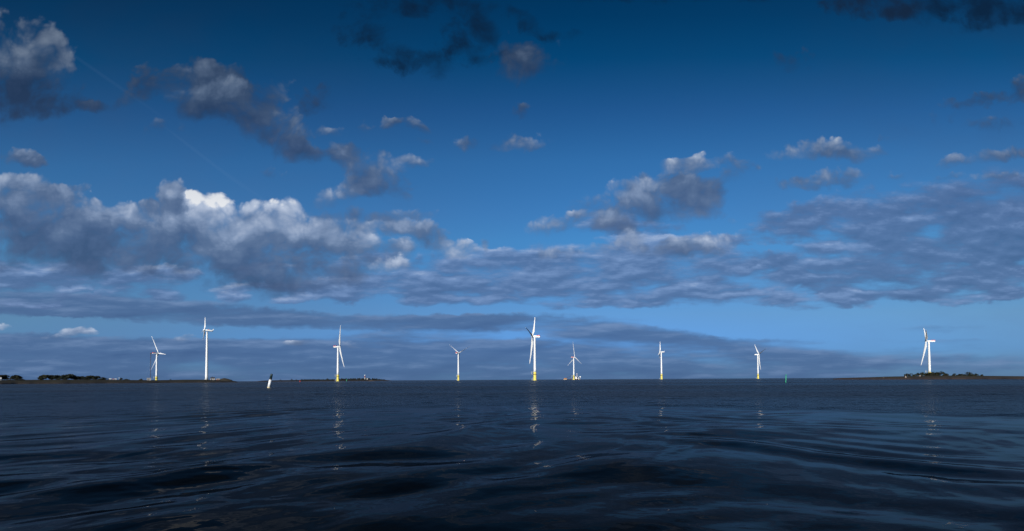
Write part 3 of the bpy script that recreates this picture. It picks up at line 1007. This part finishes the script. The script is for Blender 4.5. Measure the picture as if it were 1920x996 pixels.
# ------------------------------------------------------------------ trees and shrubs
def leaf_cloud(cz, rx, rz_, n, size, r, dome):
    """leaf clumps scattered through an uneven crown; a dome crown reaches the ground"""
    vs, fs = [], []
    lumps = []
    for i in range(max(9, int(n / 55))):
        a, q = r.uniform(0, 2 * math.pi), r.uniform(0, 1) ** .5
        top = math.sqrt(max(0.0, 1 - q * q))
        if dome:
            lz = cz - rz_ + 2 * rz_ * (top * r.uniform(.30, .82))
            lumps.append((q * rx * .80 * math.cos(a), q * rx * .80 * math.sin(a), lz, r.uniform(.22, .34)))
        else:
            lz = cz + rz_ * r.uniform(-.85, .66) * (.35 + .65 * top)
            lumps.append((q * rx * .72 * math.cos(a), q * rx * .72 * math.sin(a), lz, r.uniform(.24, .38)))
    lumps.append((0, 0, cz + rz_ * .50, .36))
    for i in range(n):
        lx, ly, lz, lr = lumps[i % len(lumps)]
        v = Vector((r.gauss(0, 1), r.gauss(0, 1), r.gauss(0, 1))).normalized() * (r.random() ** .4)
        c = Vector((lx + v.x * lr * rx, ly + v.y * lr * rx, lz + v.z * lr * min(rx, rz_ * (1.6 if dome else 1.2))))
        nrm = (v + Vector((r.gauss(0, .6), r.gauss(0, .6), r.gauss(0, .6) + .3))).normalized()
        u = nrm.orthogonal().normalized()
        w = nrm.cross(u)
        rot = r.uniform(0, 6.28)
        u, w = u * math.cos(rot) + w * math.sin(rot), w * math.cos(rot) - u * math.sin(rot)
        s = size * r.uniform(.6, 1.3)
        b = len(vs)
        vs += [c - u * s, c - w * s * .6, c + u * s, c + w * s * .6 + nrm * s * .2]
        fs.append((b, b + 1, b + 2, b + 3))
    return MB().poly(vs, fs, False)


def tree(land, px, y_top, w_px, label, name="tree", v=0.38, group=None, low=False, cat=None):
    d = land.dist + land.depth * v
    loc = land.ground(px, v)
    H = max(1.2, height_at(px, y_top, d) - loc.z)
    W = w_px * d / FPX * (1.0 if low else 1.15)
    r = random.Random(int(px * 13))
    root = thing(name, loc, r.uniform(0, 6.28), label, cat or name, group)
    tb = MB()
    base = -0.04 if low else 0.06
    pts = [Vector((0, 0, -.4))]
    for i in range(1, 5):
        pts.append(Vector((r.gauss(0, .04) * H * .5, r.gauss(0, .04) * H * .5, H * .16 * i)))
    r0 = max(.07, H * .028)
    for i, (a, b) in enumerate(zip(pts, pts[1:])):
        tb.rod(a, b, r0 * (1 - .2 * i), r0 * (1 - .2 * (i + 1)), seg=7)
    for i in range(5):
        a = r.uniform(0, 6.28)
        s = pts[1 + i % 3]
        e = s + Vector((math.cos(a) * W * .32, math.sin(a) * W * .32, H * r.uniform(.18, .34)))
        tb.rod(s, e, r0 * .5, r0 * .15, seg=5)
    tb.build("trunk", BARK, root)
    n = int(min(1500, 420 + 16 * W * H))
    hh = H * (1 - base) / 2
    cr = leaf_cloud(H * base + hh, W / 2, hh * (1.1 if low else .95), n, max(.22, min(.62, min(W, H) * .095)), r, low)
    cr.build("crown", LEAF[r.randrange(4)], root)
    return root


GL = 'trees on the left headland'
for px, y, w, lab in [
    (5, 702.2, 10, "blocky dark tree at the left edge of the picture"),
    (31, 702.4, 9, "lone pointed tree between the left edge and the long thicket"),
    (29, 707.5, 17, "low wide bush at the foot of the lone pointed tree"),
    (75, 707.2, 8, "small bush at the left end of the long thicket"),
    (86, 702.2, 13, "rounded tree at the left end of the long thicket"),
    (97, 702.8, 11, "tree between the two rounded left crowns of the thicket"),
    (107, 702.4, 14, "flat topped tree left of the low gap in the thicket"),
    (118, 706.2, 12, "low bush in the gap left of the tallest tree"),
    (129, 700.6, 16, "tallest tree in the long thicket on the headland"),
    (140, 704.4, 10, "tree against the right side of the tallest tree"),
    (148, 705.0, 9, "low tree right of the middle of the thicket"),
    (155, 704.6, 9, "small round tree just left of the wide loose tree"),
    (164, 706.4, 9, "sparse low tree touching the wide loose tree"),
    (172, 703.6, 12, "wide loose tree near the right end of the thicket"),
    (180, 704.2, 10, "right hand companion of the wide loose tree"),
    (194, 707.4, 14, "low dome shaped bush left of the three white sheds"),
    (227, 708.2, 5, "small round bush right of the three white sheds"),
    (236, 710.4, 9, "flat low bush further right of the three white sheds"),
    (265, 710.0, 6, "little bush left of the pale hut by the mast"),
    (320, 711.2, 2.5, "tiny bush alone right of the yellow based turbine on the headland"),
]:
    low = y > 706
    tree(headland, px, y, w, lab, "bush" if "bush" in lab else "tree", v=0.34 if low else 0.40, group=GL, low=low)

GR = 'bushes on the right island'
for px, y, w, lab in [
    (1700, 700.2, 6.5, "narrow dark bush at the left end of the right island's scrub"),
    (1709, 700.0, 11, "second bush from the left on the right island, broad and flat topped"),
    (1720.5, 699.6, 9, "rounded blue grey bush standing clear left of the turbine"),
    (1731, 697.8, 12, "dark round bush just left of the turbine base"),
    (1742, 698.0, 12, "bush directly in front of the turbine on the right island"),
    (1751, 697.4, 12, "bush just right of the turbine on the right island"),
    (1764, 696.2, 16, "tallest broad bush right of the turbine"),
    (1774, 701.5, 8, "low skirt of scrub at the right foot of the tallest bush"),
    (1791, 700.4, 6.5, "small lone round bush in the gap right of the tallest bush"),
    (1800, 701.2, 10, "low dark bush at the left foot of the big right hand bush"),
    (1814, 697.8, 16, "big domed bush in the right hand clump of the right island"),
    (1824, 701.6, 8, "low bush against the right side of the big domed bush"),
    (1829.5, 700.6, 8, "peaked bush right of the big domed bush"),
    (1842, 702.2, 5, "small rightmost bush on the right island"),
]:
    tree(holm, px, y, w, lab, "bush", v=0.42, group=GR, low=True)

GM = 'shrubs along the lighthouse island'
rs = random.Random(44)
for px, y, w, lab in [(526, 711.6, 3, "lone shrub nearest the black and white buoy on the lighthouse island"),
                      (547, 710.6, 3, "second lone shrub from the left on the lighthouse island"),
                      (555.5, 711.4, 3, "third lone shrub from the left on the lighthouse island"),
                      (614, 709.6, 5, "bushier shrub standing above the row left of the turbine")]:
    tree(skerry, px, y, w, lab, "bush", v=0.4, group=GM, low=True)
row = [(566 + i * 4.1 + rs.uniform(-.8, .8), 711.3 - .1 * (i % 3) - rs.random() * .6, 5.2) for i in range(16)]
row += [(636 + i * 4.3 + rs.uniform(-.8, .8), 710.0 - min(i, 12) * .07 - rs.random() * .7, 5.6) for i in range(14)]
row += [(698 + i * 4.2 + rs.uniform(-.8, .8), 709.3 + i * .38 - rs.random() * .5, 5.4) for i in range(6)]
for px, y, w in row:
    tree(skerry, px, y, w, "low dark shrub in the unbroken row of scrub along the lighthouse island", "bush", v=0.4, group=GM, low=True)


# ------------------------------------------------------------------ small buildings and marks
def hut(land, px, w_px, y_top, depth_m, label, wall_mat, roof_mat, lower=None, chimney=False, v=0.3, group=None, roof_frac=.38, name="hut"):
    d = land.dist + land.depth * v
    loc = land.ground(px, v)
    W = w_px * d / FPX
    H = max(1.6, height_at(px, y_top, d) - loc.z)
    dv = direction(px, 711)
    root = thing(name, loc, -math.atan2(dv.x, dv.y), label, name, group)
    hw = H * (1 - roof_frac)
    wo_ = MB().box((0, 0, hw / 2 - .2), (W, depth_m, hw + .4)).build("wall", wall_mat, root)
    MB().box((-W * .22, -depth_m / 2 - .02, hw * .45), (W * .2, .06, hw * .8)).build("door", GLASS, wo_)
    MB().box((W * .2, -depth_m / 2 - .02, hw * .6), (W * .22, .06, hw * .35)).build("window", GLASS, wo_)
    if lower:
        MB().box((0, 0, hw * .2), (W + .08, depth_m + .08, hw * .4)).build("lower_wall", lower, wo_)
    e = .25
    rf = MB().poly([(-W / 2 - e, -depth_m / 2 - e, hw + .01), (W / 2 + e, -depth_m / 2 - e, hw + .01), (W / 2 + e, depth_m / 2 + e, hw + .01), (-W / 2 - e, depth_m / 2 + e, hw + .01),
                    (-W / 2 - e, 0, H), (W / 2 + e, 0, H)],
                   [(0, 3, 2, 1), (0, 1, 5, 4), (2, 3, 4, 5), (0, 4, 3), (1, 2, 5)]).build("roof", roof_mat, root)
    if chimney:
        MB().rod((-W * .1, 0, H * .8), (-W * .1, 0, H + 1.5), .28, .2).build("chimney", RUST, rf)
    return root


hut(headland, 0.4, 1.6, 708.2, 2.5, "bright white shed at the very left edge below the blocky tree", PALE, WHITE, v=.30)
hut(headland, 206.6, 1.9, 709.6, 3, "left and largest of three tiny white sheds on the headland", PALE, WHITE, v=.30, group='white sheds')
hut(headland, 212.2, 1.5, 710.3, 3, "middle of three tiny white sheds on the headland, slightly pink", PALE, PINK, v=.30, group='white sheds')
hut(headland, 216.8, 1.6, 710.0, 3, "right one of three tiny white sheds on the headland", PALE, WHITE, v=.30, group='white sheds')
hut(headland, 279.2, 4.4, 708.8, 4, "pale hut at the foot of the thin brown mast", PALE, PALE, v=.30, roof_frac=.2)
hut(headland, 398.8, 5.4, 707.6, 5, "white hut with a dark roof right of the tall plain turbine", PALE, ROOF, chimney=True, v=.30)
hut(headland, 408.8, 5.0, 709.8, 3, "low white cabin with a red lower wall beside the gravel mound", PALE, PALE, lower=PINK, v=.30, roof_frac=.15, name="cabin")
hut(skerry, 688.5, 2.0, 709.2, 4, "small white house right of the lighthouse", PALE, PALE, v=.26, roof_frac=.3, name="house")


def pole(land, px, y_top, label, v=.3):
    loc = land.ground(px, v)
    H = height_at(px, y_top, land.dist + land.depth * v) - loc.z
    root = thing("pole", loc, 0, label, "pole")
    MB().rod((0, 0, -.4), (0, 0, H), .17, .12).build("shaft", GREY, root)
    MB().box((0, 0, H - .5), (1.6, .15, .15)).build("crossarm", GREY, root)


pole(headland, 223.4, 707.4, "thin pole between the white sheds and the small round bush")

# gravel mound at the tip of the headland
d = headland.dist + headland.depth * .25
c = headland.ground(421.5, .25)
gm = MB()
rr = random.Random(3)
Wm, Hm = 21 * d / FPX / 2, height_at(421.5, 709.2, d) - c.z
vs, fs = [], []
for i in range(13):
    f = i / 12
    for k in range(28):
        a = 2 * math.pi * k / 28
        rad = Wm * (1 - f) * (1 + .08 * math.sin(3 * a + 1))
        z = Hm * (1 - (1 - f) ** 1.35) ** .9 + rr.gauss(0, .06) - (.6 if i == 0 else 0)
        vs.append((rad * math.cos(a) - Wm * .12 * f, rad * .8 * math.sin(a), z))
for i in range(12):
    for k in range(28):
        fs.append((i * 28 + k, i * 28 + (k + 1) % 28, (i + 1) * 28 + (k + 1) % 28, (i + 1) * 28 + k))
fs.append(tuple(12 * 28 + k for k in range(28)))
o = gm.poly(vs, fs, True).build("gravel_mound", GRAVEL)
o.location = c
tag(o, "dark rounded gravel mound at the tip of the left headland", "gravel mound")

# lattice mast
loc = headland.ground(282.2, .36)
d = headland.dist + headland.depth * .36
H = height_at(282.2, 661.5, d) - loc.z
mast = thing("lattice_mast", loc, .4, "thin brown lattice mast left of the turbine on the headland", "mast")
b = MB()
s0 = .50
cs = [(s0 * math.cos(R(90 + 120 * k)), s0 * math.sin(R(90 + 120 * k))) for k in range(3)]
for x, y in cs:
    b.rod((x, y, -.4), (x, y, H - 1.5), .065, seg=5)
nb = int(H / 1.7)
for i in range(nb):
    z0, z1 = (H - 1.6) * i / nb, (H - 1.6) * (i + 1) / nb
    for k in range(3):
        p, q = cs[k], cs[(k + 1) % 3]
        b.rod((*p, z0), (*q, z1), .04, seg=4)
        b.rod((*p, z1), (*q, z1), .035, seg=4)
b.build("mast_frame", RUST, mast)
MB().lathe([(.55, H - 1.9), (.75, H - 1.8), (.75, H - .3), (.45, H)], 10).build("antenna_head", RUST, mast)
for k in range(3):
    a = R(30 + 120 * k)
    MB().rod((0, 0, H * .72), (H * .28 * math.cos(a), H * .28 * math.sin(a), -.3), .02, seg=4).build("guy_wire", GREY, mast)

# lighthouse on the outer island
loc = skerry.ground(684.2, .36)
d = skerry.dist + skerry.depth * .36
H = height_at(684.2, 702.6, d) - loc.z
lh = thing("lighthouse", loc, 0, "small lighthouse with a red band and pale top above the shrubs of the island", "lighthouse")
MB().lathe([(1.9, -.4), (1.65, H * .40)], 16).build("tower", PALE, lh)
MB().lathe([(1.67, H * .40 + .01), (1.55, H * .72)], 16).build("red_band", DKRED, lh)
gal = MB().lathe([(1.55, H * .72 + .01), (2.0, H * .74), (2.0, H * .76), (1.5, H * .77)], 16).build("gallery", WHITE, lh)
lt = MB().lathe([(1.6, H * .77 + .01), (1.6, H * .92)], 12).build("lantern_room", LANTERN, lh)
MB().lathe([(1.9, H * .92 + .01), (1.2, H * .97), (.15, H)], 12).build("dome", WHITE, lt)


def rock(loc, w, dpt, h, label, mat, seed, name="rock", cat="rock"):
    r = random.Random(seed)
    b = MB()
    vs, fs = [], []
    n, m = 22, 7
    bump = [r.uniform(.75, 1.2) for _ in range(n)]
    for i in range(m):
        f = i / (m - 1)
        for k in range(n):
            a = 2 * math.pi * k / n
            q = (1 - f ** 2.2) * (bump[k] * (1 - f) + f)
            vs.append((w / 2 * q * math.cos(a), dpt / 2 * q * math.sin(a), -.8 + (h + .8) * f + r.gauss(0, h * .05)))
    for i in range(m - 1):
        for k in range(n):
            fs.append((i * n + k, i * n + (k + 1) % n, (i + 1) * n + (k + 1) % n, (i + 1) * n + k))
    o = b.poly(vs, fs, False).build(name, mat)
    o.location = loc
    return tag(o, label, cat)


rock(spot(696, 1330 * KD), 19, 9, 2.2, "flat brown rock lying in the water before the lighthouse island", STONE, 4)
PSTONE = material("pale stone", (0.45, 0.38, 0.33), 0.9, 0.2, (1.0, .7))
rock(holm.ground(1698.2, .16) + Vector((0, 0, .2)), .9, .8, 1.5, "upright pale stone on the shore left of the island bushes", PSTONE, 5)
rock(holm.ground(1725.2, .30) + Vector((0, 0, .3)), 1.5, 1, .7, "flat pale stone on the turf below the turbine on the right island", PSTONE, 6)
rock(holm.ground(1656.5, .10) + Vector((0, 0, .2)), 1.6, 1, .6, "small pale stone far out on the spit of the right island", PSTONE, 7)


# ------------------------------------------------------------------ spar buoys
def spar(px, y_base, y_top, w_px, lean, label, bands, dist=None, name="spar_buoy"):
    dv = direction(px, y_base)
    if dist is None:
        dist = -CAM_H / dv.z * math.hypot(dv.x, dv.y)
    s = dist / math.hypot(dv.x, dv.y)
    loc = Vector((dv.x * s, dv.y * s, 0))
    H = height_at(px, y_top, dist)
    rad = w_px * dist / FPX / 2
    right = Vector((dv.y, -dv.x, 0)).normalized()
    root = thing(name, loc, 0, label, "buoy")
    ax = Vector((dv.x, dv.y, 0)).normalized()
    root.rotation_euler = Matrix.Rotation(R(lean), 3, ax).to_euler()
    L = H / math.cos(R(lean))
    for part, z0, z1, k, m in bands:
        b = MB()
        z0_, z1_ = (z0 * L if z0 >= 0 else -1.2), z1 * L
        prof = [(rad * k, z0_), (rad * k, z1_)]
        if z1 >= 1:
            prof = [(rad * k, z0_), (rad * k, z1_ - rad * .5), (rad * k * .8, z1_ - rad * .12), (rad * k * .45, z1_)]
        b.lathe(prof, 18)
        b.build(part, m, root)
    return root


BUFF = material("stained white paint", (0.72, 0.60, 0.34), 0.6)
TEAL = material("dark bottle green paint", (0.012, 0.032, 0.036), 0.4)
spar(503.9, 727.4, 701.2, 4.2, 10.2, "leaning spar buoy, black above and white below, in the near water",
     [("foot", -1, .06, 1.02, BUFF), ("white_section", .06005, .585, 1.0, WHITE), ("black_section", .58505, .72, .93, BLACK), ("dark_green_section", .72005, 1.0, .90, TEAL)])
spar(1473.2, 717.6, 701.9, 1.25, 3.0, "thin green spar buoy in the near water on the right", [("spar_body", -1, .92, 1.0, GREEN), ("spar_cap", .92005, 1.0, .8, GREEN)])
spar(649.8, 714.2, 711.3, .9, 1, "tiny green spar buoy right of the turbine before the lighthouse island", [("spar_body", -1, .8, 1.0, GREEN), ("spar_cap", .8005, 1.0, .7, GREEN)], dist=1150 * KD)
spar(562.4, 714.8, 713.4, 1.0, 0, "tiny red buoy on the water left of the lighthouse island turbine", [("float", -1, .7, 1.0, RED), ("cap", .7005, 1.0, .7, RED)], dist=900 * KD)


# ------------------------------------------------------------------ work vessel behind the distant turbine
dv = direction(1072, 711)
DV = 2420.0 * KD
M = DV / FPX                                    # metres per pixel of the view at that distance
root = thing("work_vessel", spot(1072, DV), -math.atan2(dv.x, dv.y), "long low work vessel with a crane boom, white deckhouse and red and white mast", "vessel")


def at_px(px, py, y=0.0):
    return Vector(((px - 1072) * M, y, (711.1 - py) * M))


hull = MB()
vs = []
for x, w, z0, z1 in [(1055.8, 3, .6, 3.2), (1057.5, 7, -1, 3.0), (1063, 9, -1.5, 2.4), (1072, 9, -1.5, 2.2), (1080, 9, -1.5, 2.4), (1086, 8, -1.5, 2.8), (1087.4, 5, 0, 3.2)]:
    xx = (x - 1072) * M
    vs += [(xx, -w * .85, z0), (xx, w * .85, z0), (xx, w, z1), (xx, -w, z1)]
fs = [(i * 4 + k, i * 4 + (k + 1) % 4, (i + 1) * 4 + (k + 1) % 4, (i + 1) * 4 + k) for i in range(6) for k in range(4)] + [(3, 2, 1, 0), (24, 25, 26, 27)]
ho = hull.poly(vs, fs).build("hull", HULL, root)
MB().box(at_px(1084, 710.2, -9.2), (6.6 * M, .5, 1.5)).build("rubbing_strake", DECK, ho)
MB().box(at_px(1059.5, 710.6, -9.0), (6.4 * M, .6, 1.6)).build("rubbing_strake", DECK, ho)
b = MB()
b.box(at_px(1060.3, 709.4), (6.6 * M, 10, 3.6), taper=.72)
b.box(at_px(1059.8, 708.3), (3.4 * M, 8, 2.0), taper=.7)
b.build("deck_cargo", ORANGE, root)
b = MB()
p0, p1 = at_px(1061.8, 708.8, -2), at_px(1072.2, 703.2, -2)
for oy, oz in ((-.5, 0), (.5, 0), (-.5, 1.0), (.5, 1.0)):
    b.rod(p0 + Vector((0, oy, oz)), p1 + Vector((0, oy, oz)), .2, seg=5)
for i in range(14):
    q0, q1 = p0.lerp(p1, i / 14), p0.lerp(p1, (i + 1) / 14)
    b.rod(q0 + Vector((0, -.5, 0)), q1 + Vector((0, -.5, 1)), .12, seg=4)
    b.rod(q0 + Vector((0, .5, 1)), q1 + Vector((0, .5, 0)), .12, seg=4)
b.build("crane_boom", RUST, root)
MB().rod(at_px(1072.3, 710, -2), at_px(1072.3, 703, -2), .55, .3).build("crane_post", GREY, root)
MB().box(at_px(1071, 708.9, -3), (1.6 * M, 4, 2.6 * M)).build("winch_house", RUST, root)
MB().box(at_px(1079.6, 709.8, -4), (3 * M, 6, 1.2 * M)).build("fore_deck_house", ORANGE, root)
dh = MB()
dh.box(at_px(1081.6, 708.3), (6 * M, 12, 3.6 * M))
dh.box(at_px(1079.4, 706.0), (1.4 * M, 8, 1.0 * M))
do = dh.build("deckhouse", WHITE, root)
MB().box(at_px(1081.8, 707.4, -6.05), (5.2 * M, .12, .5 * M)).build("window_band", GLASS, do)
MB().box(at_px(1082, 706.25), (4.2 * M, 9, .5 * M)).build("deckhouse_roof", ORANGE, do)
mo = MB().rod(at_px(1081.7, 706), at_px(1081.7, 701.5), .95, .8, seg=12).build("mast", WHITE, root)
MB().lathe([(.98, 0), (1.0, 1.8)], 12, Matrix.Translation(at_px(1081.7, 702.4))).build("red_band", RED, mo)
MB().lathe([(1.1, 0), (2.0, .8), (2.0, 2.8), (1.0, 3.6)], 12, Matrix.Translation(at_px(1081.4, 701.2))).build("crow_nest", WHITE, mo)
co = MB().rod(at_px(1087, 710), at_px(1087.4, 706.8), .7, .6).build("aft_crane_post", GREY, root)
MB().box(at_px(1087.6, 705.8), (2.0 * M, 3, 1.9 * M), taper=.85).build("aft_crane_cab", WHITE, co)
